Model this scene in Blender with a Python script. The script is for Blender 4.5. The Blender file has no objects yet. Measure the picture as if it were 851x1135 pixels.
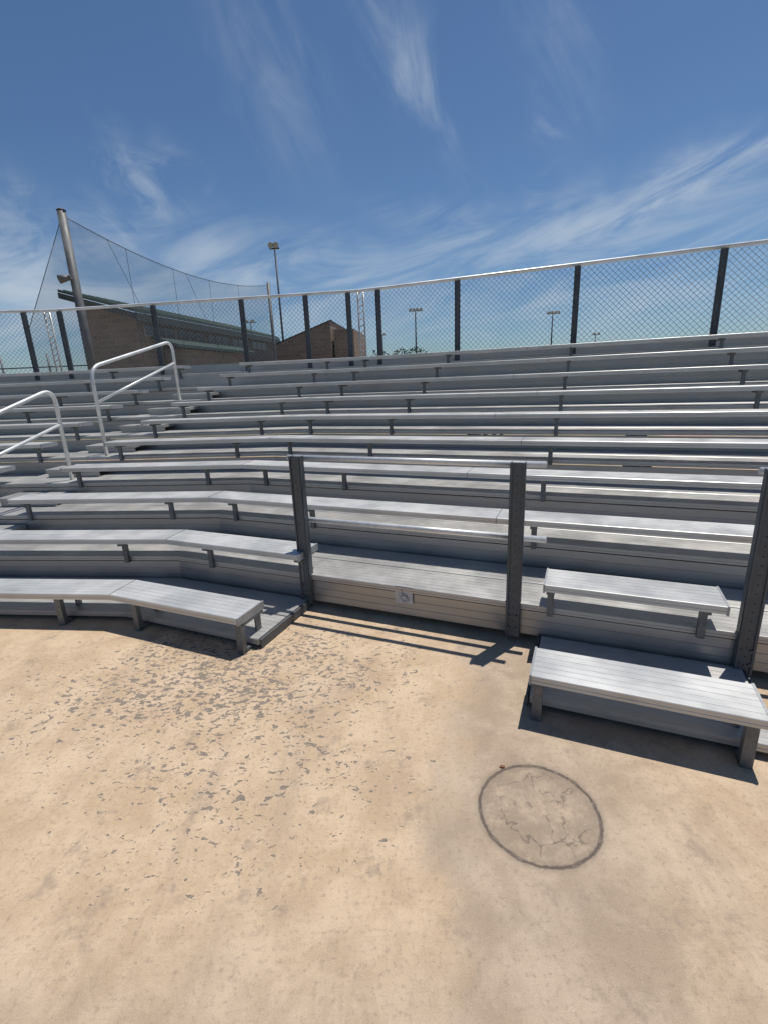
import bpy, bmesh, math, random
from mathutils import Vector, Matrix
random.seed(7)
D=bpy.data; C=bpy.context; scn=C.scene
R=math.radians
scn.view_settings.view_transform='Standard'; scn.view_settings.look='None'; scn.view_settings.exposure=0

# ---------------------------------------------------------------- materials
class NT:
    def __init__(s,tree): s.t=tree; s.n=tree.nodes; s.l=tree.links
    def new(s,ty,**kw):
        n=s.n.new(ty)
        for k,v in kw.items(): setattr(n,k,v)
        return n
    def put(s,sock,v):
        if hasattr(v,'is_output') or isinstance(v,bpy.types.NodeSocket): s.l.new(v,sock)
        else: sock.default_value=v
    def m(s,op,a,b=None,c=None,clamp=False):
        n=s.new('ShaderNodeMath',operation=op); n.use_clamp=clamp
        s.put(n.inputs[0],a)
        if b is not None: s.put(n.inputs[1],b)
        if c is not None: s.put(n.inputs[2],c)
        return n.outputs[0]
    def mix(s,f,a,b,blend='MIX'):
        n=s.new('ShaderNodeMix',data_type='RGBA',blend_type=blend)
        s.put(n.inputs[0],f)
        s.put(n.inputs[6],a if not isinstance(a,tuple) else (*a[:3],1))
        s.put(n.inputs[7],b if not isinstance(b,tuple) else (*b[:3],1))
        return n.outputs[2]
    def noise(s,vec,scale,detail=4,rough=.55,dist=0,lac=2.0):
        n=s.new('ShaderNodeTexNoise')
        if vec is not None: s.l.new(vec,n.inputs['Vector'])
        n.inputs['Scale'].default_value=scale; n.inputs['Detail'].default_value=detail
        n.inputs['Roughness'].default_value=rough; n.inputs['Distortion'].default_value=dist
        return n.outputs['Fac']
    def mapr(s,v,a,b,c=0.,d=1.,smooth=True):
        n=s.new('ShaderNodeMapRange'); n.interpolation_type='SMOOTHSTEP' if smooth else 'LINEAR'
        s.put(n.inputs[0],v); n.inputs[1].default_value=a; n.inputs[2].default_value=b
        n.inputs[3].default_value=c; n.inputs[4].default_value=d
        return n.outputs[0]
    def mapping(s,vec,scale=(1,1,1),rot=(0,0,0),loc=(0,0,0)):
        n=s.new('ShaderNodeMapping'); s.l.new(vec,n.inputs[0])
        n.inputs['Scale'].default_value=scale; n.inputs['Rotation'].default_value=rot; n.inputs['Location'].default_value=loc
        return n.outputs[0]

def newmat(name):
    m=D.materials.new(name); m.use_nodes=True
    nt=NT(m.node_tree); b=m.node_tree.nodes['Principled BSDF']
    return m,nt,b

def metal(name,col,metallic=.5,rough=.45,var=.12,streak=True,dirt=(.20,.20,.19),dirtamt=.25):
    m,nt,b=newmat(name)
    tc=nt.new('ShaderNodeTexCoord')
    uv=tc.outputs['UV']; ob=tc.outputs['Object']
    st=nt.noise(nt.mapping(uv,(.5,150,1)),1.0,2,.6) if streak else nt.noise(ob,40,2,.6)
    cl=nt.noise(ob,2.7,3,.65)
    f=nt.m('ADD',nt.m('MULTIPLY',st,.4),nt.m('MULTIPLY',cl,.6))
    lo=tuple(c*(1-var*1.6) for c in col); hi=tuple(min(1,c*(1+var)) for c in col)
    c=nt.mix(nt.mapr(f,.36,.64),lo,hi)
    d=nt.m('MULTIPLY',nt.mapr(nt.noise(nt.mapping(uv,(1.6,7,1)) if streak else ob,1.6 if streak else 7,4,.65),.54,.78),dirtamt)
    c=nt.mix(d,c,dirt)
    nt.put(b.inputs['Base Color'],c)
    b.inputs['Metallic'].default_value=metallic
    nt.put(b.inputs['Roughness'],nt.mapr(cl,.3,.7,rough-.06,rough+.10))
    return m

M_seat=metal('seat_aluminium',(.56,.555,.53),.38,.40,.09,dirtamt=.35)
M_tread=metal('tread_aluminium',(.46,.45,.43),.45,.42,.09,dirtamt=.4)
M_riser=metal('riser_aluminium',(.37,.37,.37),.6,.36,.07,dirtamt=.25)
M_leg=metal('galvanised_leg',(.15,.16,.17),.5,.5,.2,streak=False)
M_post=metal('galvanised_post',(.085,.098,.112),.25,.5,.10,streak=False,dirt=(.14,.15,.165),dirtamt=.5)
M_fpost=metal('fence_post_steel',(.075,.083,.095),.3,.5,.2,streak=False)
M_pipe=metal('pale_pipe',(.62,.63,.62),.35,.4,.08,streak=False,dirtamt=.15)
M_wire=metal('chain_link_wire',(.24,.25,.26),.6,.45,.1,streak=False)
M_cap=metal('end_cap',(.34,.35,.36),.4,.5,.1,streak=False)
M_dark=metal('hole_dark',(.02,.02,.02),0,.9,.1,streak=False)
M_under=metal('understructure_steel',(.10,.105,.11),.3,.6,.1,streak=False)

def simple(name,c1,c2,scale=5,rough=.8,metallic=0,bump=.2):
    m,nt,b=newmat(name); tc=nt.new('ShaderNodeTexCoord')
    n=nt.noise(tc.outputs['Object'],scale,5,.65)
    nt.put(b.inputs['Base Color'],nt.mix(nt.mapr(n,.35,.65),c1,c2))
    b.inputs['Roughness'].default_value=rough; b.inputs['Metallic'].default_value=metallic
    return m
M_roof=simple('green_metal_roof',(.022,.05,.04),(.035,.07,.055),3,.5,.1)
M_fascia=simple('dark_fascia',(.02,.028,.026),(.035,.04,.038),3,.5)
M_glass=simple('dark_window',(.01,.012,.015),(.02,.02,.025),1,.15)
M_frame=simple('window_frame',(.25,.24,.22),(.32,.31,.29),4,.5)
M_leaf=simple('leaves',(.03,.045,.02),(.07,.09,.04),4,.8)
M_bark=simple('bark',(.08,.06,.04),(.14,.10,.07),9,.9)
M_sign=simple('sign_face',(.40,.41,.42),(.52,.53,.53),30,.5)
M_icon=simple('sign_icon',(.24,.26,.29),(.32,.33,.36),30,.5)
M_debris=simple('dead_leaf',(.16,.06,.03),(.25,.1,.05),60,.9)
M_field=simple('field_ground',(.16,.15,.07),(.28,.22,.13),1.2,.95)
M_lamp=simple('lamp_housing',(.30,.30,.30),(.42,.42,.42),4,.4)

def brickmat():
    m,nt,b=newmat('brown_brick'); tc=nt.new('ShaderNodeTexCoord')
    br=nt.new('ShaderNodeTexBrick'); nt.l.new(tc.outputs['UV'],br.inputs['Vector'])
    br.inputs['Color1'].default_value=(.21,.135,.10,1); br.inputs['Color2'].default_value=(.31,.215,.16,1)
    br.inputs['Mortar'].default_value=(.30,.25,.20,1); br.inputs['Scale'].default_value=1
    br.inputs['Brick Width'].default_value=.4; br.inputs['Row Height'].default_value=.2; br.inputs['Mortar Size'].default_value=.014
    n=nt.noise(tc.outputs['Object'],1.5,4,.6)
    nt.put(b.inputs['Base Color'],nt.mix(nt.mapr(n,.3,.7,0,.35),br.outputs['Color'],(.14,.09,.07)))
    b.inputs['Roughness'].default_value=.9
    return m
M_brick=brickmat()

# ---------------------------------------------------------------- mesh helper
class MB:
    def __init__(s): s.bm=bmesh.new(); s.uv=s.bm.loops.layers.uv.new('UVMap')
    def face(s,vs,uvs=None):
        try: f=s.bm.faces.new(vs)
        except ValueError: return None
        if uvs:
            for l,u in zip(f.loops,uvs): l[s.uv].uv=u
        return f
    def poly(s,pts):
        vs=[s.bm.verts.new(p) for p in pts]; return s.autouv(s.face(vs))
    def autouv(s,f):
        f.normal_update(); n=f.normal
        if abs(n.z)>.8: tu=Vector((1,0,0)); tv=Vector((0,1,0))
        else:
            tu=Vector((-n.y,n.x,0)).normalized(); tv=n.cross(tu)
            if tv.z<0: tv=-tv
        for l in f.loops: l[s.uv].uv=(l.vert.co.dot(tu),l.vert.co.dot(tv))
        return f
    def box(s,c,size,ax=(1,0),up=None):
        a=Vector((ax[0],ax[1],0)).normalized(); b=Vector((-a.y,a.x,0)); z=Vector((0,0,1)); c=Vector(c)
        hx,hy,hz=[v/2 for v in size]
        v=[s.bm.verts.new(c+a*hx*i+b*hy*j+z*hz*k) for i in(-1,1) for j in(-1,1) for k in(-1,1)]
        for q in ((0,1,3,2),(4,6,7,5),(0,4,5,1),(2,3,7,6),(0,2,6,4),(1,5,7,3)):
            s.autouv(s.face([v[i] for i in q]))
    def tube(s,pts,r,n=8,r2=None):
        pts=[Vector(p) for p in pts]; rings=[]; L=0
        ref=None
        for i,p in enumerate(pts):
            d=(pts[min(i+1,len(pts)-1)]-pts[max(i-1,0)]).normalized()
            if ref is None:
                ref=Vector((0,0,1)) if abs(d.z)<.9 else Vector((1,0,0))
            a=d.cross(ref).normalized(); b=a.cross(d).normalized(); ref=b
            rr=r if r2 is None else r+(r2-r)*i/(len(pts)-1)
            rings.append([s.bm.verts.new(p+(a*math.cos(2*math.pi*j/n)+b*math.sin(2*math.pi*j/n))*rr) for j in range(n)])
        for i in range(len(rings)-1):
            l=(pts[i+1]-pts[i]).length
            for j in range(n):
                k=(j+1)%n
                f=s.face([rings[i][j],rings[i][k],rings[i+1][k],rings[i+1][j]],[(L,j*r),(L,j*r+r),(L+l,j*r+r),(L+l,j*r)])
                if f and n>5: f.smooth=True
            L+=l
        s.face(rings[0][::-1]); s.face(rings[-1])
    def done(s,name,mat,parent=None):
        bmesh.ops.recalc_face_normals(s.bm,faces=s.bm.faces)
        me=D.meshes.new(name); s.bm.to_mesh(me); s.bm.free()
        for m in (mat if isinstance(mat,(list,tuple)) else [mat]): me.materials.append(m)
        o=D.objects.new(name,me); scn.collection.objects.link(o)
        if parent: o.parent=parent
        return o
def empty(name):
    o=D.objects.new(name,None); scn.collection.objects.link(o); o.empty_display_size=.2; return o

# ---------------------------------------------------------------- stand layout
aR=R(-23.4); aL=R(-7.0); aLL=R(9.4)
def fr(a): return Vector((math.cos(a),math.sin(a))),Vector((-math.sin(a),math.cos(a)))
eR,nR=fr(aR); eL,nL=fr(aL); eLL,nLL=fr(aLL)
K0=Vector((-1.907,3.009)); W0=K0.dot(nR); OFF=K0.dot(nL)-W0
bd=fr((aR+aL)/2)[1]; cb=bd.dot(nR)
def P(st,w,z=None):
    k=st[0]
    if k=='R': p=eR*st[1]+nR*w
    elif k=='K': p=K0+bd*((w-W0)/cb)
    elif k=='L': p=eL*st[1]+nL*(w+OFF)
    elif k=='J': p=eL*(-7.4+.144*(8.2-w))+nL*(w+OFF)
    elif k=='M':
        p=P(('J',),w)-eLL*st[1]
        return p if z is None else Vector((p.x,p.y,z))
    return p if z is None else Vector((p.x,p.y,z))

def extrude(mb,prof,stations):
    n=len(prof); cum=[0]
    for i in range(n): 
        a=prof[i]; b=prof[(i+1)%n]; cum.append(cum[-1]+math.hypot(a[0]-b[0],a[1]-b[1]))
    rings=[]; Ls=[0]; prev=None
    off=random.random()*50
    for st in stations:
        pts=[P(st,w,z) for w,z in prof]
        if prev is not None: Ls.append(Ls[-1]+(pts[0]-prev).length)
        prev=pts[0]
        rings.append([mb.bm.verts.new(p) for p in pts])
    for i in range(len(rings)-1):
        for j in range(n):
            k=(j+1)%n
            mb.face([rings[i][j],rings[i][k],rings[i+1][k],rings[i+1][j]],
              [(Ls[i]+off,cum[j]+off),(Ls[i]+off,cum[j+1]+off),(Ls[i+1]+off,cum[j+1]+off),(Ls[i+1]+off,cum[j]+off)])
    mb.face(rings[0][::-1]); mb.face(rings[-1])

def plank(w0,w1,zt,th=.045,gro=5,gw=.003,gd=.0015,lip=.005):
    pr=[(w0+.012,zt-th),(w0+.012,zt-th+.003),(w0,zt-th+.003),(w0,zt-th*.62),(w0+.002,zt-th*.58),(w0,zt-th*.54),(w0,zt-lip),(w0+lip*.4,zt-lip*.4),(w0+lip,zt)]
    wd=w1-w0
    for i in range(gro):
        c=w0+wd*(i+1)/(gro+1)
        pr+=[(c-gw/2,zt),(c-gw/2+.0008,zt-gd),(c+gw/2-.0008,zt-gd),(c+gw/2,zt)]
    pr+=[(w1-lip,zt),(w1,zt-lip),(w1,zt-th)]
    return pr
def board(w,z0,z1,th=.02,ng=2):
    pr=[(w+th,z0),(w,z0)]
    h=z1-z0
    for i in range(ng):
        c=z0+h*(i+1)/(ng+1)
        pr+=[(w,c-.004),(w+.003,c-.003),(w+.003,c+.003),(w,c+.004)]
    pr+=[(w,z1),(w+th,z1)]
    return pr

RISE=.19; DEP=.61; NR=10
def wk(k): return 2.01+DEP*(k-1)
def zk(k): return .25+RISE*(k-1)
def fb(k): return -.12+RISE*(k-1)
SW=.255
def aisle_r(k): return -4.1+.10*(k-3)
def aisle_l(k): return -4.85+.06*(k-3)
TR=7.0
E1=.735; E2=.70; S1=-.165

stand=empty('bleachers')
seats=MB(); legs=MB(); treads=MB(); risers=MB(); caps=MB(); under=MB(); seams=MB()

def leg(st,ax,k,ground=False):
    w=wk(k); zt=zk(k)-.046
    zb=(fb(k+1)-.05) if not ground else 0.0
    c=P(st,w+.085)
    if ground:
        legs.box((*P(st,w+.030),zt/2),(.045,.035,zt),ax)
        legs.box((*P(st,w+.13),.012),(.045,.22,.02),ax)
        legs.box((*P(st,w+.20),zt/2+.01),(.012,.05,zt-.02),ax)
    else:
        legs.box((*c,(zt+zb)/2),(.036,.03,zt-zb),ax)
        legs.box((*P(st,w+.105),(zt+zb)/2-.0),(.012,.012,zt-zb),ax)
    legs.box((*P(st,w+.13),zt-.012),(.045,.21,.022),ax)
def cap(st,ax,k,sgn):
    c=P(st,wk(k)+SW/2)+Vector(ax)*(.004*sgn)
    caps.box((*c,zk(k)-.0235),(.010,SW+.004,.051),ax)

for k in range(1,NR+1):
    pr=plank(wk(k),wk(k)+SW,zk(k))
    if k<=2:
        tl=-1.86 if k==1 else -1.80
        er=E1 if k==1 else E2
        spans=[[('R',tl),('K',),('L',aisle_r(k))],[('R',er),('R',S1)]]
        ends=[(('R',tl),eR,1),(('R',er),eR,1),(('R',S1),eR,-1)]
        for t in ((-1.90,-2.78) if k==1 else (-1.86,-2.70)): leg(('R',t+.03),eR,k,k==1)
        for t in ((-.135,.69) if k==1 else (-.135,.62)): leg(('R',t),eR,k,k==1)
    else:
        spans=[[('R',TR),('K',),('L',aisle_r(k))]]
        ends=[(('R',TR),eR,1)]
        kt=P(('K',),wk(k)).dot(eR)
        t=6.86
        while t>kt+.5: leg(('R',t),eR,k); t-=1.79
        leg(('R',kt+.22),eR,k)
    kl=P(('K',),wk(k)).dot(eL)
    leg(('L',kl-.42),eL,k,k==1)
    if kl-1.9>aisle_r(k)+.3: leg(('L',kl-1.6),eL,k,k==1)
    leg(('L',aisle_r(k)+.12),eL,k,k==1)
    sc=P(('K',),wk(k)+SW/2); seams.box((*sc,zk(k)-.020),(.003,SW-.006,.0445),(eR+eL))
    ends.append((('L',aisle_r(k)),eL,-1)); ends.append((('L',aisle_l(k)),eL,1))
    spans.append([('L',aisle_l(k)),('J',),('M',4.0)])
    leg(('L',aisle_l(k)-.12),eL,k,k==1); leg(('L',aisle_l(k)-1.4),eL,k,k==1)
    for s in spans: extrude(seats,pr,s)
    for st,ax,sg in ends: cap(st,ax,k,sg)
    if k>=3:
        for t in (2.6,-.9+.35*(k%2)):
            c=P(('R',t),wk(k)+SW/2); seams.box((*c,zk(k)-.021),(.004,SW+.002,.0445),eR)
full=[('R',TR+.1),('K',),('J',),('M',4.1)]
for k in range(2,NR+2):
    wf=wk(k-1)+.11
    if k==2: sps=[[('R',-1.80),('K',),('J',),('M',4.1)],[('R',.82),('R',-.175)]]
    else: sps=[full]
    for s in sps:
        if k<=NR:
            h=DEP/2
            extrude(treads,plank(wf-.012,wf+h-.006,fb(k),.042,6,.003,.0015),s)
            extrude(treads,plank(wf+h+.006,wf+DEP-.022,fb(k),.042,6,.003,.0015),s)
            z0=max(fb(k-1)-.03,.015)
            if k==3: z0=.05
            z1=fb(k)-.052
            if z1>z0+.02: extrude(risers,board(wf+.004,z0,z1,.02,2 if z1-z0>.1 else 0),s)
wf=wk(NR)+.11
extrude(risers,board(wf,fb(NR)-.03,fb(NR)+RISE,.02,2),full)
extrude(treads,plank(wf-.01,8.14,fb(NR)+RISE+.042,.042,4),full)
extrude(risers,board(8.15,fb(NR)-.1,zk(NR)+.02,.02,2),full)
for t,a in ((-1.79,1),(-.19,-1),(.835,1)):
    c=P(('R',t),wk(1)+.11+DEP/2)
    under.box((*c,.034),(.012,DEP,.056),eR)
for t in (-1.2,.5,2.3,4.0,6.0):
    for k in range(3,NR+1):
        c=P(('R',t-.0),wk(k-1)+.11+DEP/2+.02)
        under.box((*c,fb(k)/2-.03),(.05,.05,fb(k)-.06),eR)
        under.box((*c,fb(k)-.08),(.05,DEP-.06,.06),eR)
for k in range(3,NR+1):
    wf=wk(k-1)+.11; tc=(aisle_r(k)+aisle_l(k))/2; hw=.33
    zt=(max(fb(k-1),0)+fb(k))/2
    extrude(treads,plank(wf-.30,wf-.016,zt,.04,5),[('L',tc+hw),('L',tc-hw)])
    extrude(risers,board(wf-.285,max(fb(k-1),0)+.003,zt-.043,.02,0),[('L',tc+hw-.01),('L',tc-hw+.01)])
for mb,nm,mt in ((seats,'seat_planks',M_seat),(legs,'seat_brackets',M_leg),(treads,'footboards',M_tread),
                 (risers,'riser_boards',M_riser),(caps,'plank_end_caps',M_cap),(under,'understructure',M_under),(seams,'plank_joints',M_under)):
    mb.done(nm,mt,stand)

# ---------------------------------------------------------------- guard posts + rails
def channel_post(mb,holes,base,z0,z1,ax,wd=.085,dp=.045,th=.007,nholes=True):
    a=Vector((ax[0],ax[1],0)).normalized(); b=Vector((-a.y,a.x,0)); h=z1-z0
    base=Vector((base[0],base[1],0)); m=(z0+z1)/2
    mb.box(base+Vector((0,0,m)),(wd,th,h),ax)
    for s in(-1,1):
        mb.box(base+b*(dp/2+th/2+.0005)+a*(s*(wd/2-th/2-.001))+Vector((0,0,m)),(th,dp,h-.002),ax)
        mb.box(base-b*(.008)+a*(s*(wd/2-.009))+Vector((0,0,m)),(.010,.008,h-.004),ax)
    if nholes:
        z=z0+.05
        while z<z1-.03:
            c=base-b*(th/2+.0005)+Vector((0,0,z))
            holes.tube([c,c-b*.001],.0038,8); z+=.05
rail=empty('guardrail')
gp=MB(); gh=MB(); gr=MB()
for t in (-1.805,-.346,.824,2.28):
    channel_post(gp,gh,P(('R',t),2.695),.045,1.12,eR,wd=.085,dp=.045)
    for z in (.10,.18):
        for s in (-.022,.022):
            c=P(('R',t+s),2.695-.004); q=c-nR*.008
            gp.tube([(c.x,c.y,z),(q.x,q.y,z)],.008,6)
for t0,t1 in ((-1.90,-.20),(.77,2.38)):
    gr.tube([P(('R',t0),2.765,1.10),P(('R',t1),2.765,1.10)],.019,12)
    gr.tube([P(('R',t0+.04),2.765,.66),P(('R',t1+.02),2.765,.66)],.019,12)
gp.done('posts',M_post,rail); gh.done('post_holes',M_dark,rail); gr.done('pipes',M_pipe,rail)

# ---------------------------------------------------------------- wheelchair sign
sg=empty('wheelchair_sign')
s1=MB(); c=P(('R',-1.06),2.722); s1.box((*c,.20),(.125,.004,.125),eR); s1.done('plate',M_sign,sg)
s2=MB()
def sp(a,z,d=.0035):
    q=P(('R',-1.06+a),2.722-d); return Vector((q.x,q.y,.20+z))
pts=[sp(.004+.026*math.cos(x),-.018+.026*math.sin(x)) for x in [R(150+i*22) for i in range(13)]]
s2.tube(pts,.003,5)
s2.tube([sp(-.012,.022),sp(-.008,-.006),sp(.020,-.006),sp(.030,-.034),sp(.04,-.03)],.0035,5)
s2.tube([sp(-.009,.008),sp(.014,.008)],.003,5)
s2.tube([sp(-.013,.034,.003),sp(-.013,.034,.006)],.008,10)
s2.done('icon',M_icon,sg)

# ---------------------------------------------------------------- handrails
def arc(pts,r,n=7):
    out=[pts[0]]
    for i in range(1,len(pts)-1):
        p=pts[i]; a=(pts[i-1]-p).normalized(); b=(pts[i+1]-p).normalized()
        p0=p+a*r; p1=p+b*r
        for j in range(n+1):
            u=j/n; out.append(p0*(1-u)**2+p*2*u*(1-u)+p1*u*u)
    out.append(pts[-1]); return out
def handrail(w0,t0,z0,h0,w1,t1,z1,h1):
    o=empty('handrail'); mb=MB()
    A=P(('L',t0),w0,z0); B=P(('L',t0),w0,h0); Cc=P(('L',t1),w1,h1); Dd=P(('L',t1),w1,z1)
    mb.tube(arc([A,B,Cc,Dd],.16),.021,12)
    m0=P(('L',t0),w0,(z0+h0)/2+.12); m1=P(('L',t1),w1,(z1+h1)/2+.12)
    mb.tube([m0,m1],.017,10)
    for q in(A,Dd): mb.box((q.x,q.y,q.z+.004),(.10,.10,.008),eL)
    mb.done('pipe_frame',M_pipe,o)
handrail(4.63,-4.03,.82,1.86,6.23,-3.87,1.40,2.25)
handrail(2.55,-4.27,.25,1.14,4.12,-4.13,.63,1.64)

# ---------------------------------------------------------------- chain link fence
fence=empty('chain_link_fence')
WF=8.2; ZT=3.09; ZB=1.62
fp=MB(); fr_=MB(); fw=MB(); fh=MB()
kR=P(('K',),WF).dot(eR); kL=P(('K',),WF).dot(eL)
pR=[6.86,5.07,3.28,1.49,-.30,-2.09,-3.48]; pL=[kL-.20,-2.33,-3.51,-5.2,-7.08]
for t in pR: channel_post(fp,fh,P(('R',t),WF-.05),ZB-.2,ZT-.03,eR,.085,.04,nholes=False)
for t in pL: channel_post(fp,fh,P(('L',t),WF-.05),ZB-.2,ZT-.03,eL,.085,.04,nholes=False)
for s in (.35,2.1,3.9): channel_post(fp,fh,P(('M',s),WF-.05),ZB-.2,ZT-.03,eLL,.085,.04,nholes=False)
path=[P(('R',7.0),WF),P(('K',),WF),P(('J',),WF),P(('M',4.0),WF)]
fr_.tube([Vector((p.x,p.y,ZT)) for p in path],.026,10)
fr_.tube([Vector((p.x,p.y,ZB)) for p in path],.018,8)
sp_=.08; H=ZT-ZB-.02
for a,b in zip(path[:-1],path[1:]):
    d=(b-a); L=d.length; d=d/L; nn=Vector((-d.y,d.x))
    x=-H
    while x<L:
        for sg_ in(0,1):
            u0,u1=(x,x+H); za,zb=(0,H) if sg_==0 else (H,0)
            f0=max(0,(0-u0)/H); f1=min(1,(L-u0)/H)
            if f1>f0:
                q=[]
                for f in (f0,f1):
                    uu=u0+H*f; zz=za+(zb-za)*f
                    pp=a+d*uu+nn*(.002 if sg_ else -.002); q.append(Vector((pp.x,pp.y,ZB+.01+zz)))
                if (q[1]-q[0]).length>.02: fw.tube(q,.0027,3)
        x+=sp_
fp.done('posts',M_fpost,fence); fr_.done('rails',M_pipe,fence); fw.done('wire_mesh',M_wire,fence); fh.bm.free()
lad=MB()
for st,ax in ((('K',),eR*.5+eL*.5),(('J',),eL*.5+eLL*.5)):
    c=P(st,WF+.06); ax=ax.normalized()
    for s in(-1,1):
        q=c+ax*(s*.05); lad.tube([(q.x,q.y,ZB-.2),(q.x,q.y,ZT+.03)],.016,8)
    z=ZB
    while z<ZT:
        p0=c-ax*.05; p1=c+ax*.05; lad.tube([(p0.x,p0.y,z),(p1.x,p1.y,z+.05)],.010,6); z+=.11
lad.done('corner_closures',M_pipe,fence)

# ---------------------------------------------------------------- backstop netting
def netmat():
    m,nt,b=newmat('netting'); 
    out=nt.n['Material Output']; tr=nt.new('ShaderNodeBsdfTransparent'); mx=nt.new('ShaderNodeMixShader')
    b.inputs['Base Color'].default_value=(.13,.14,.145,1); b.inputs['Roughness'].default_value=.9
    mx.inputs[0].default_value=.22; nt.l.new(tr.outputs[0],mx.inputs[1]); nt.l.new(b.outputs[0],mx.inputs[2])
    nt.l.new(mx.outputs[0],out.inputs[0]); return m
M_net=netmat()
A=Vector((-7.4,13.0,5.68)); B=Vector((-4.64,22.9,5.75))
net=empty('backstop_netting')
mb=MB(); N=16; top=[];bot=[]
for i in range(N+1):
    u=i/N; p=A.lerp(B,u); sag=.85*4*u*(1-u)*.62
    top.append(Vector((p.x,p.y,p.z-sag))); bot.append(Vector((p.x,p.y,1.0)))
for i in range(N): mb.poly([bot[i],bot[i+1],top[i+1],top[i]])
Lf=Vector((-8.15,12.0,3.0)); mb.poly([A,Lf,Vector((-8.15,12.0,1.0)),Vector((A.x,A.y,1.0))])
mb.done('net',M_net,net)
mb=MB(); mb.tube(top,.010,6); mb.tube([A,Lf],.008,6)
for i in (3,6,9,12): mb.tube([bot[i],top[i]],.006,5)
for i in (2,7): mb.tube([top[i],bot[i+3].lerp(top[i+3],.25)],.006,5)
mb.done('cables',M_fpost,net)
M_bp=metal('pole_steel',(.13,.135,.14),.2,.6,.2,streak=False)
mb=MB(); mb.tube([(A.x,A.y,0),(A.x,A.y,A.z+.1)],.105,16,.098); mb.tube([(B.x,B.y,0),(B.x,B.y,B.z+.1)],.07,12)
mb.tube([(A.x,A.y,A.z+.1),(A.x,A.y,A.z+.14)],.11,16,.05)
mb.box((A.x-.12,A.y-.14,4.28),(.30,.16,.08),(1,0)); mb.tube([(A.x-.02,A.y-.12,4.3),(A.x-.20,A.y-.3,4.22)],.06,10,.10)
mb.done('poles',M_bp,net)

# ---------------------------------------------------------------- floodlight poles
def flood(x,y,h,wd,rows=1,r=.15,nl=None,ls=1):
    o=empty('floodlight_pole'); mb=MB(); lm=MB()
    mb.tube([(x,y,0),(x,y,h)],r,10,r*.5)
    for j in range(rows):
        z=h-.25-j*.9; mb.box((x,y-.15,z),(wd,.12,.12))
        n=nl or max(2,int(wd/.7))
        for i in range(n):
            cx=x-wd/2+wd*(i+.5)/n
            lm.tube([(cx,y-.2,z+.35),(cx,y-.65,z+.15)],.16*ls,10,.30*ls)
            mb.tube([(cx,y-.15,z),(cx,y-.25,z+.3)],.04,6)
    mb.done('mast',M_fpost,o); lm.done('lamps',M_lamp,o)
flood(-9.2,50,14.0,.9,1,.14,2,.9)
flood(6.95,90,13.0,2.4,1,.2,4,.9)
flood(34.6,100,12.7,2.6,1,.2,4,.9)
flood(-21.5,88,12.0,2.0,1,.2)
flood(52,120,9.8,2.0,1,.16)
flood(1.5,130,12.5,1.6,1,.18)

# ---------------------------------------------------------------- brick building
bld=empty('brick_building')
nE=Vector((-9.43,20.25)); fE=Vector((-6.7,35.1)); d=(fE-nE).normalized(); pl=Vector((-d.y,d.x))
def V(p,z): return Vector((p.x,p.y,z))
w=MB()
ins=.35
a0=nE+d*.5+pl*ins; a1=fE-d*.5+pl*ins; b0=nE+d*.5+pl*2.9; b1=fE-d*.5+pl*2.9
zl=4.42; zh=5.10
w.poly([V(a0,0),V(b0,0),V(b0,zh),V(a0,zl)]); w.poly([V(a1,0),V(b1,0),V(b1,zh),V(a1,zl)])
w.poly([V(a0,0),V(a1,0),V(a1,zl),V(a0,zl)]); w.poly([V(b0,0),V(b1,0),V(b1,zh),V(b0,zh)])
w.done('walls',M_brick,bld)
r=MB()
c0=nE; c1=fE; e0=nE+pl*3.25; e1=fE+pl*3.25
def slab(mb,p,zs,th):
    top=[V(q,z) for q,z in zip(p,zs)]; bo=[V(q,z-th) for q,z in zip(p,zs)]
    mb.poly(top); mb.poly(bo[::-1])
    for i in range(4): j=(i+1)%4; mb.poly([bo[i],bo[j],top[j],top[i]])
slab(r,[c0,c1,e1,e0],[4.62,4.62,5.55,5.55],.10)
L=(c1-c0).length; u=.3
while u<L:
    p0=c0+d*u; p1=e0+d*u; r.tube([V(p0,4.64),V(p1,5.57)],.02,4); u+=.45
f0=nE+d*1.2+pl*-.9; f1=nE+d*9+pl*-.9; g0=nE+d*1.2+pl*.34; g1=nE+d*9+pl*.34
slab(r,[f0,f1,g1,g0],[3.35,3.35,3.75,3.75],.12)
r.done('roof',M_roof,bld)
g=MB()
slab(g,[c0-pl*.03,c1-pl*.03,c1+pl*.03,c0+pl*.03],[4.50,4.50,4.50,4.50],.30)
slab(g,[c0-d*.03+pl*.05,c0+d*.03+pl*.05,e0+d*.03,e0-d*.03],[4.50,4.50,5.43,5.43],.22)
g.done('fascia',M_fascia,bld)
wn=MB(); wf_=MB()
for i in range(5):
    p=a0+d*(1.4+i*2.6)-pl*.03
    wn.box((*p,3.95),(2.1,.05,.42),d)
    for s in (-1.08,-.35,.35,1.08):
        q=p+d*s-pl*.02; wf_.box((*q,3.95),(.05,.06,.46),d)
    q=p-pl*.02; wf_.box((*q,3.72),(2.2,.07,.04),d)
p=(a0+b0)/2-d*.03; wn.box((*p,1.2),(1.0,.05,2.3),pl)
wn.done('windows',M_glass,bld); wf_.done('window_frames',M_frame,bld)
w=MB()
q0=nE+d*2.0-pl*.6; q1=nE+d*8.5-pl*.6; q2=nE+d*8.5+pl*.3; q3=nE+d*2+pl*.3
slab(w,[q0,q1,q2,q3],[3.2]*4,3.2)
w.done('lower_wing_wall',M_brick,bld)

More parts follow.
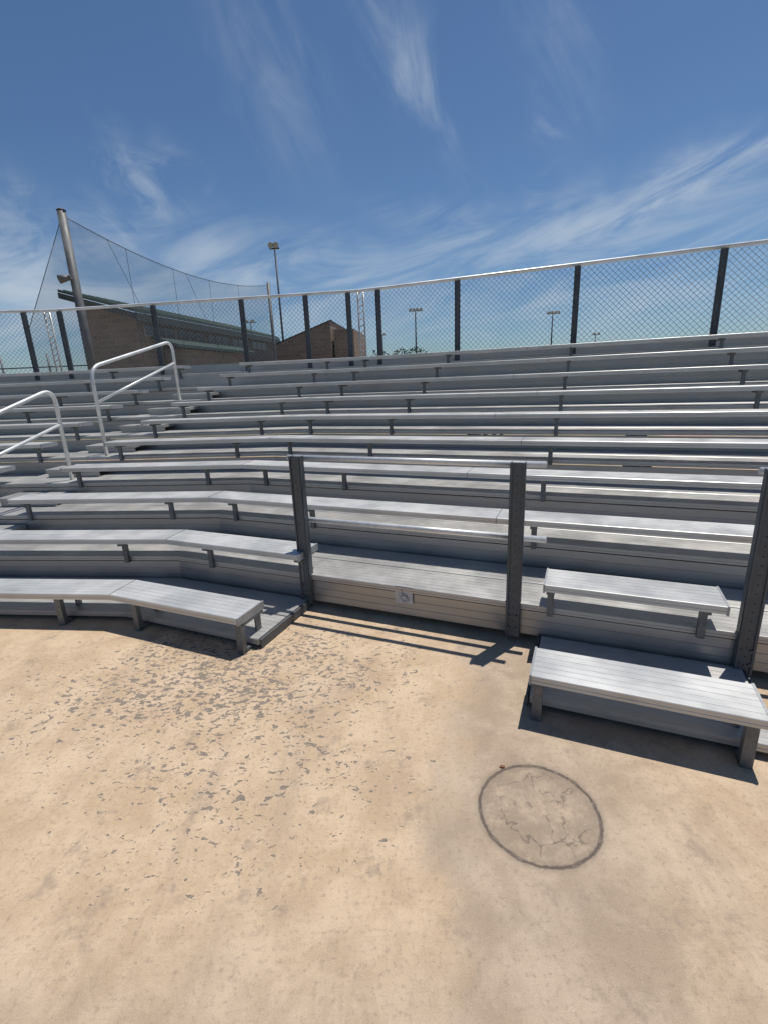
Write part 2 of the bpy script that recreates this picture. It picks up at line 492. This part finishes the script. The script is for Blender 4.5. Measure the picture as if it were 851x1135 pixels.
bw=empty('brick_wing_building'); w=MB()
def prism(mb,pts,dy):
    f=[Vector(p) for p in pts]; b=[p+Vector((.5,dy,0)) for p in f]
    mb.poly(f); mb.poly(b[::-1])
    for i in range(len(f)): j=(i+1)%len(f); mb.poly([b[i],b[j],f[j],f[i]])
prism(w,[(-6.3,30,0),(-2.6,29,0),(-2.6,29,4.86),(-6.3,30,3.66)],5)
w.done('raking_wall',M_brick,bw)
w=MB(); prism(w,[(-2.45,29.3,0),(-1.3,29.1,0),(-1.3,29.1,4.42),(-2.45,29.3,4.42)],4.4); w.done('end_wall',M_brick,bw)
w=MB(); prism(w,[(-6.4,29.95,3.64),(-2.55,28.93,4.87),(-2.55,28.93,4.93),(-6.4,29.95,3.70)],5.2); w.done('coping',M_fascia,bw)

fs=empty('distant_bleachers'); w=MB()
for i in range(6):
    w.box((-17.5,23+i*.7,1.3+i*.32),(5.5,.28,.05)); w.box((-17.5,23.4+i*.7,1.0+i*.32),(5.5,.4,.04))
for x in (-20,-17.5,-15): w.tube([(x,23,1.0),(x,26.8,2.7)],.05,6); w.tube([(x,26.8,0),(x,26.8,3.6)],.05,6); w.tube([(x,23,0),(x,23,1.1)],.05,6)
w.done('frame_and_seats',M_leg,fs)

# ---------------------------------------------------------------- distant trees
tr=MB()
for i in range(11):
    x0=-14+i*2.3+random.uniform(-.8,.8); y0=98+random.uniform(-6,6); h=random.uniform(5.4,7.4)
    for j in range(170):
        th=random.random()*6.28; ph=random.uniform(-1,1); rr=random.uniform(.5,1)**.5
        c=Vector((x0+2.0*rr*math.cos(th)*math.sqrt(1-ph*ph),y0+2.0*rr*math.sin(th)*math.sqrt(1-ph*ph),h-1.8+1.8*ph*rr))
        v=[c+Vector([random.uniform(-.35,.35) for _ in range(3)]) for _ in range(3)]
        tr.face([tr.bm.verts.new(q) for q in v])
tr.done('distant_trees',M_leaf)
tk=MB()
for i in range(11): x0=-14+i*2.3; tk.tube([(x0,98,0),(x0,98,5)],.18,6,.08)
tk.done('trunks',M_bark,D.objects['distant_trees'])

# ---------------------------------------------------------------- ground
def groundmat():
    m,nt,b=newmat('stained_concrete'); tc=nt.new('ShaderNodeTexCoord'); ob=tc.outputs['Object']
    sx=nt.new('ShaderNodeSeparateXYZ'); nt.l.new(ob,sx.inputs[0]); X,Y=sx.outputs[0],sx.outputs[1]
    big=nt.noise(ob,.9,5,.6,.4); mid=nt.noise(ob,3.6,7,.7,.3); fine=nt.noise(ob,55,4,.7); grit=nt.noise(ob,260,2,.7)
    tan=nt.mix(nt.mapr(mid,.34,.66),(.435,.31,.195),(.55,.415,.28))
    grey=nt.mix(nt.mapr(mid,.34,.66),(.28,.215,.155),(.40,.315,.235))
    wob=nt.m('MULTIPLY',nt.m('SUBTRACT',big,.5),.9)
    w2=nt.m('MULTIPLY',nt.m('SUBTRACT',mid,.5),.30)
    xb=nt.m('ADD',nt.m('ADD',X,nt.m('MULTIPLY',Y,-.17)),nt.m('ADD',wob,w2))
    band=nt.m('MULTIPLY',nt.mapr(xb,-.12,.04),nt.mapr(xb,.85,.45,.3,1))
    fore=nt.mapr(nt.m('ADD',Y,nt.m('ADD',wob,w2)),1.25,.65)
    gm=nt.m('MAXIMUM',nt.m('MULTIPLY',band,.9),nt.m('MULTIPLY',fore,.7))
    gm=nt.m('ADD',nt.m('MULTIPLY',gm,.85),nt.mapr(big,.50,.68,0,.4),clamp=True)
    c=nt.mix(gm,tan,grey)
    rs=nt.noise(nt.mapping(ob,(6,.7,1),(0,0,R(-14))),1,5,.65)
    c=nt.mix(nt.mapr(rs,.48,.72,0,.5),c,(.33,.245,.17))
    bs=nt.noise(nt.mapping(ob,(5,120,1),(0,0,R(-23.4))),1,2,.6)
    c=nt.mix(nt.mapr(bs,.5,.8,0,.15),c,(.25,.19,.14))
    bl=nt.noise(ob,5.5,4,.75,.2)
    c=nt.mix(nt.m('MULTIPLY',nt.mapr(bl,.55,.68),.5),c,(.235,.18,.135))
    c=nt.mix(nt.mapr(fine,.50,.72,0,.55),c,(.22,.165,.12))
    c=nt.mix(nt.mapr(grit,.54,.78,0,.5),c,(.15,.12,.095))
    c=nt.mix(nt.mapr(grit,.44,.25,0,.4),c,(.66,.55,.43))
    def ell(cx,cy,rx,ry): return nt.m('SQRT',nt.m('ADD',nt.m('POWER',nt.m('DIVIDE',nt.m('SUBTRACT',X,cx),rx),2),nt.m('POWER',nt.m('DIVIDE',nt.m('SUBTRACT',Y,cy),ry),2)))
    reg=nt.m('MAXIMUM',nt.mapr(ell(-.95,2.4,1.35,.80),1.15,.25),nt.mapr(ell(-.65,1.75,.95,.75),1.1,.2,0,.62))
    cl=nt.noise(ob,3.0,2,.5)
    gate=nt.mapr(reg,.02,.12)
    def chips(sc,rot,str_,seed):
        ch=nt.noise(nt.mapping(ob,(1,str_,1),(0,0,R(rot)),(seed,seed*.7,0)),sc,4,.55,.4)
        return nt.m('ADD',ch,nt.m('ADD',nt.m('MULTIPLY',reg,.12),nt.m('MULTIPLY',nt.m('SUBTRACT',cl,.5),.16)))
    t1=chips(19,38,1.5,3.1); t2=chips(30,8,1.6,9.3)
    chip=nt.m('MULTIPLY',nt.m('MAXIMUM',nt.mapr(t1,.684,.696),nt.mapr(t2,.690,.702)),gate)
    halo=nt.m('MULTIPLY',nt.mapr(t1,.62,.68),gate)
    c=nt.mix(nt.m('MULTIPLY',halo,.22),c,(.60,.48,.35))
    c=nt.mix(nt.m('MULTIPLY',chip,.9),c,nt.mix(nt.mapr(fine,.35,.65),(.13,.11,.09),(.21,.175,.14)))
    # rust ring from a barrel
    dx=nt.m('SUBTRACT',X,.535); dy=nt.m('SUBTRACT',Y,1.425)
    rn=nt.noise(ob,8,6,.75)
    rad=nt.m('ADD',nt.m('SQRT',nt.m('ADD',nt.m('MULTIPLY',dx,dx),nt.m('MULTIPLY',dy,dy))),nt.m('MULTIPLY',nt.m('SUBTRACT',rn,.5),.026))
    dist=nt.m('ABSOLUTE',nt.m('SUBTRACT',rad,.218))
    ins=nt.mapr(rad,.222,.20)
    c=nt.mix(nt.m('MULTIPLY',ins,nt.mapr(rn,.38,.60,.15,.75)),c,(.24,.18,.13))
    c=nt.mix(nt.m('MULTIPLY',ins,nt.mapr(rn,.46,.34,0,.35)),c,(.50,.39,.27))
    c=nt.mix(nt.m('MULTIPLY',nt.mapr(dist,.035,.0),.45),c,(.17,.13,.10))
    rk=nt.noise(ob,26,5,.8)
    ring=nt.m('MULTIPLY',nt.mapr(nt.m('ADD',dist,nt.m('MULTIPLY',nt.m('SUBTRACT',rk,.5),.022)),.0105,.003),nt.mapr(rk,.36,.52,.5,1))
    c=nt.mix(nt.m('MULTIPLY',ring,.85),c,(.065,.05,.04))
    v=nt.new('ShaderNodeTexVoronoi',feature='DISTANCE_TO_EDGE'); v.inputs['Scale'].default_value=7
    wv=nt.new('ShaderNodeVectorMath',operation='ADD'); nt.l.new(ob,wv.inputs[0])
    nz=nt.new('ShaderNodeTexNoise'); nt.l.new(ob,nz.inputs['Vector']); nz.inputs['Scale'].default_value=14; nz.inputs['Detail'].default_value=3
    sc_=nt.new('ShaderNodeVectorMath',operation='SCALE'); nt.l.new(nz.outputs['Color'],sc_.inputs[0]); sc_.inputs[3].default_value=.12
    nt.l.new(sc_.outputs[0],wv.inputs[1]); nt.l.new(wv.outputs[0],v.inputs['Vector'])
    ck=nt.m('MULTIPLY',nt.mapr(v.outputs['Distance'],.028,.006),nt.mapr(rn,.42,.52))
    c=nt.mix(nt.m('MULTIPLY',nt.m('MULTIPLY',ck,nt.mapr(rad,.21,.17)),.65),c,(.12,.09,.07))
    nt.put(b.inputs['Base Color'],c); b.inputs['Roughness'].default_value=.88
    h=nt.m('ADD',nt.m('ADD',nt.m('MULTIPLY',fine,.6),nt.m('MULTIPLY',grit,.4)),nt.m('ADD',nt.m('MULTIPLY',chip,-.8),nt.m('MULTIPLY',bs,.15)))
    bp=nt.new('ShaderNodeBump'); bp.inputs['Strength'].default_value=.7; bp.inputs['Distance'].default_value=.004
    nt.put(bp.inputs['Height'],h); nt.put(b.inputs['Normal'],bp.outputs[0])
    return m
g=MB(); g.poly([(-1500,-1500,-.006),(1500,-1500,-.006),(1500,1500,-.006),(-1500,1500,-.006)]); g.done('ground',M_field)
g=MB(); g.poly([(-14,-8,0),(14,-8,0),(14,11.5,0),(-14,11.5,0)]); g.done('concrete_pad',groundmat())
g=MB()
c0=Vector((.452,1.640,.003))
v=[c0+Vector(p)*.7 for p in ((-.02,0,0),(-.005,.010,.008),(.018,.006,.003),(.014,-.006,.001),(-.004,-.009,.006))]
g.poly(v); g.done('fallen_leaf',M_debris)

# ---------------------------------------------------------------- sun + sky
sdir=Vector((.235,.20,1)).normalized()
el=math.asin(sdir.z); az=math.atan2(sdir.x,sdir.y)
sl=D.lights.new('sun','SUN'); sl.energy=4.7; sl.angle=R(.5); sl.color=(1,.96,.90)
so=D.objects.new('sun',sl); scn.collection.objects.link(so); so.rotation_euler=sdir.to_track_quat('Z','Y').to_euler(); so.location=(0,0,30)

wd=D.worlds.new('World'); scn.world=wd; wd.use_nodes=True; nt=NT(wd.node_tree)
bg=wd.node_tree.nodes['Background']
sky=nt.new('ShaderNodeTexSky'); sky.sky_type='NISHITA'; sky.sun_disc=False; sky.sun_elevation=el; sky.sun_rotation=az
sky.altitude=300; sky.air_density=1.0; sky.dust_density=.5; sky.ozone_density=2.5
tc=nt.new('ShaderNodeTexCoord'); sx=nt.new('ShaderNodeSeparateXYZ'); nt.l.new(tc.outputs['Generated'],sx.inputs[0])
AZ=nt.m('MULTIPLY',nt.m('ARCTAN2',sx.outputs[0],sx.outputs[1]),57.3); EL=nt.m('MULTIPLY',nt.m('ARCSINE',sx.outputs[2]),57.3)
cb_=nt.new('ShaderNodeCombineXYZ'); nt.put(cb_.inputs[0],AZ); nt.put(cb_.inputs[1],EL); ae=cb_.outputs[0]
def wisps(rot,sa,se,lo,hi,det=6):
    v=nt.mapping(nt.mapping(ae,(1,1,1),(0,0,R(rot))),(sa,se,1))
    return nt.mapr(nt.noise(v,1,det,.62,.8),lo,hi)
WH=wisps(-12,.06,.24,.34,.76); WV=wisps(62,.075,.20,.38,.86); WP=wisps(20,.16,.26,.40,.76)
wa=nt.noise(ae,.11,3,.6); wb=nt.noise(nt.mapping(ae,(1,1,1),loc=(40,9,3)),.11,3,.6)
AZw=nt.m('ADD',AZ,nt.m('MULTIPLY',nt.m('SUBTRACT',wa,.5),10)); ELw=nt.m('ADD',EL,nt.m('MULTIPLY',nt.m('SUBTRACT',wb,.5),7))
blobs=[
 (20,13.8,6,17,2.2,1.0,WH),(32,16.2,14,9,1.3,.95,WH),(26,10,3,18,2.6,.6,WH),(6,15.5,-8,5,1.1,.6,WH),
 (6,24.5,-58,5.5,1.2,.62,WV),(2,30,-58,5,2.4,.25,WV),(-9,27,-62,8,3.4,.26,WV),(18.5,26,-70,6,2.8,.22,WV),(17.5,20,80,3.5,1.3,.4,WP),
 (-22,19,-30,4,2.0,.50,WP),(-30,14,0,11,3.2,.32,WP),(-34,9.5,5,9,3.6,1.2,WH),(-15,12,-6,14,2.6,.65,WH),
 (0,6.5,0,60,4.2,.6,WH)]
tot=None
for a0_,e0_,ro,sa,se,am,ws in blobs:
    cr,sr=math.cos(R(ro)),math.sin(R(ro))
    da=nt.m('SUBTRACT',AZw,a0_); de=nt.m('SUBTRACT',ELw,e0_)
    x=nt.m('MULTIPLY_ADD',da,cr/sa,nt.m('MULTIPLY',de,sr/sa))
    y=nt.m('MULTIPLY_ADD',de,cr/se,nt.m('MULTIPLY',da,-sr/se))
    g_=nt.m('EXPONENT',nt.m('MULTIPLY',nt.m('MULTIPLY_ADD',x,x,nt.m('MULTIPLY',y,y)),-1))
    g_=nt.m('MULTIPLY',nt.m('MULTIPLY',g_,am),ws)
    tot=g_ if tot is None else nt.m('ADD',tot,g_)
dens=nt.m('SUBTRACT',1,nt.m('EXPONENT',nt.m('MULTIPLY',tot,-1.1)),clamp=True)
tint=nt.mix(1,sky.outputs[0],(.76,.94,1.10),'MULTIPLY')
col=nt.mix(dens,tint,(7.2,8.2,9.2))
nt.put(bg.inputs['Color'],col); bg.inputs['Strength'].default_value=.074
try:
    wd.cycles.sampling_method='MANUAL'; wd.cycles.sample_map_resolution=256
except Exception: pass

# ---------------------------------------------------------------- camera
cam=D.cameras.new('camera'); co=D.objects.new('camera',cam); scn.collection.objects.link(co); scn.camera=co
cam.sensor_fit='VERTICAL'; cam.sensor_height=36; cam.sensor_width=27; cam.lens=528/1135*36; cam.clip_end=4000; cam.clip_start=.02
pt=math.atan(.2802); ro=.0422
fw_=Vector((0,math.cos(pt),-math.sin(pt))); ri=Vector((1,0,0)); up=Vector((0,math.sin(pt),math.cos(pt)))
cr=math.cos(ro); sr=math.sin(ro)
xc=ri*cr-up*sr; yc=ri*sr+up*cr; zc=-fw_
M=Matrix((xc,yc,zc)).transposed().to_4x4(); M.translation=Vector((0,0,1.6)); co.matrix_world=M
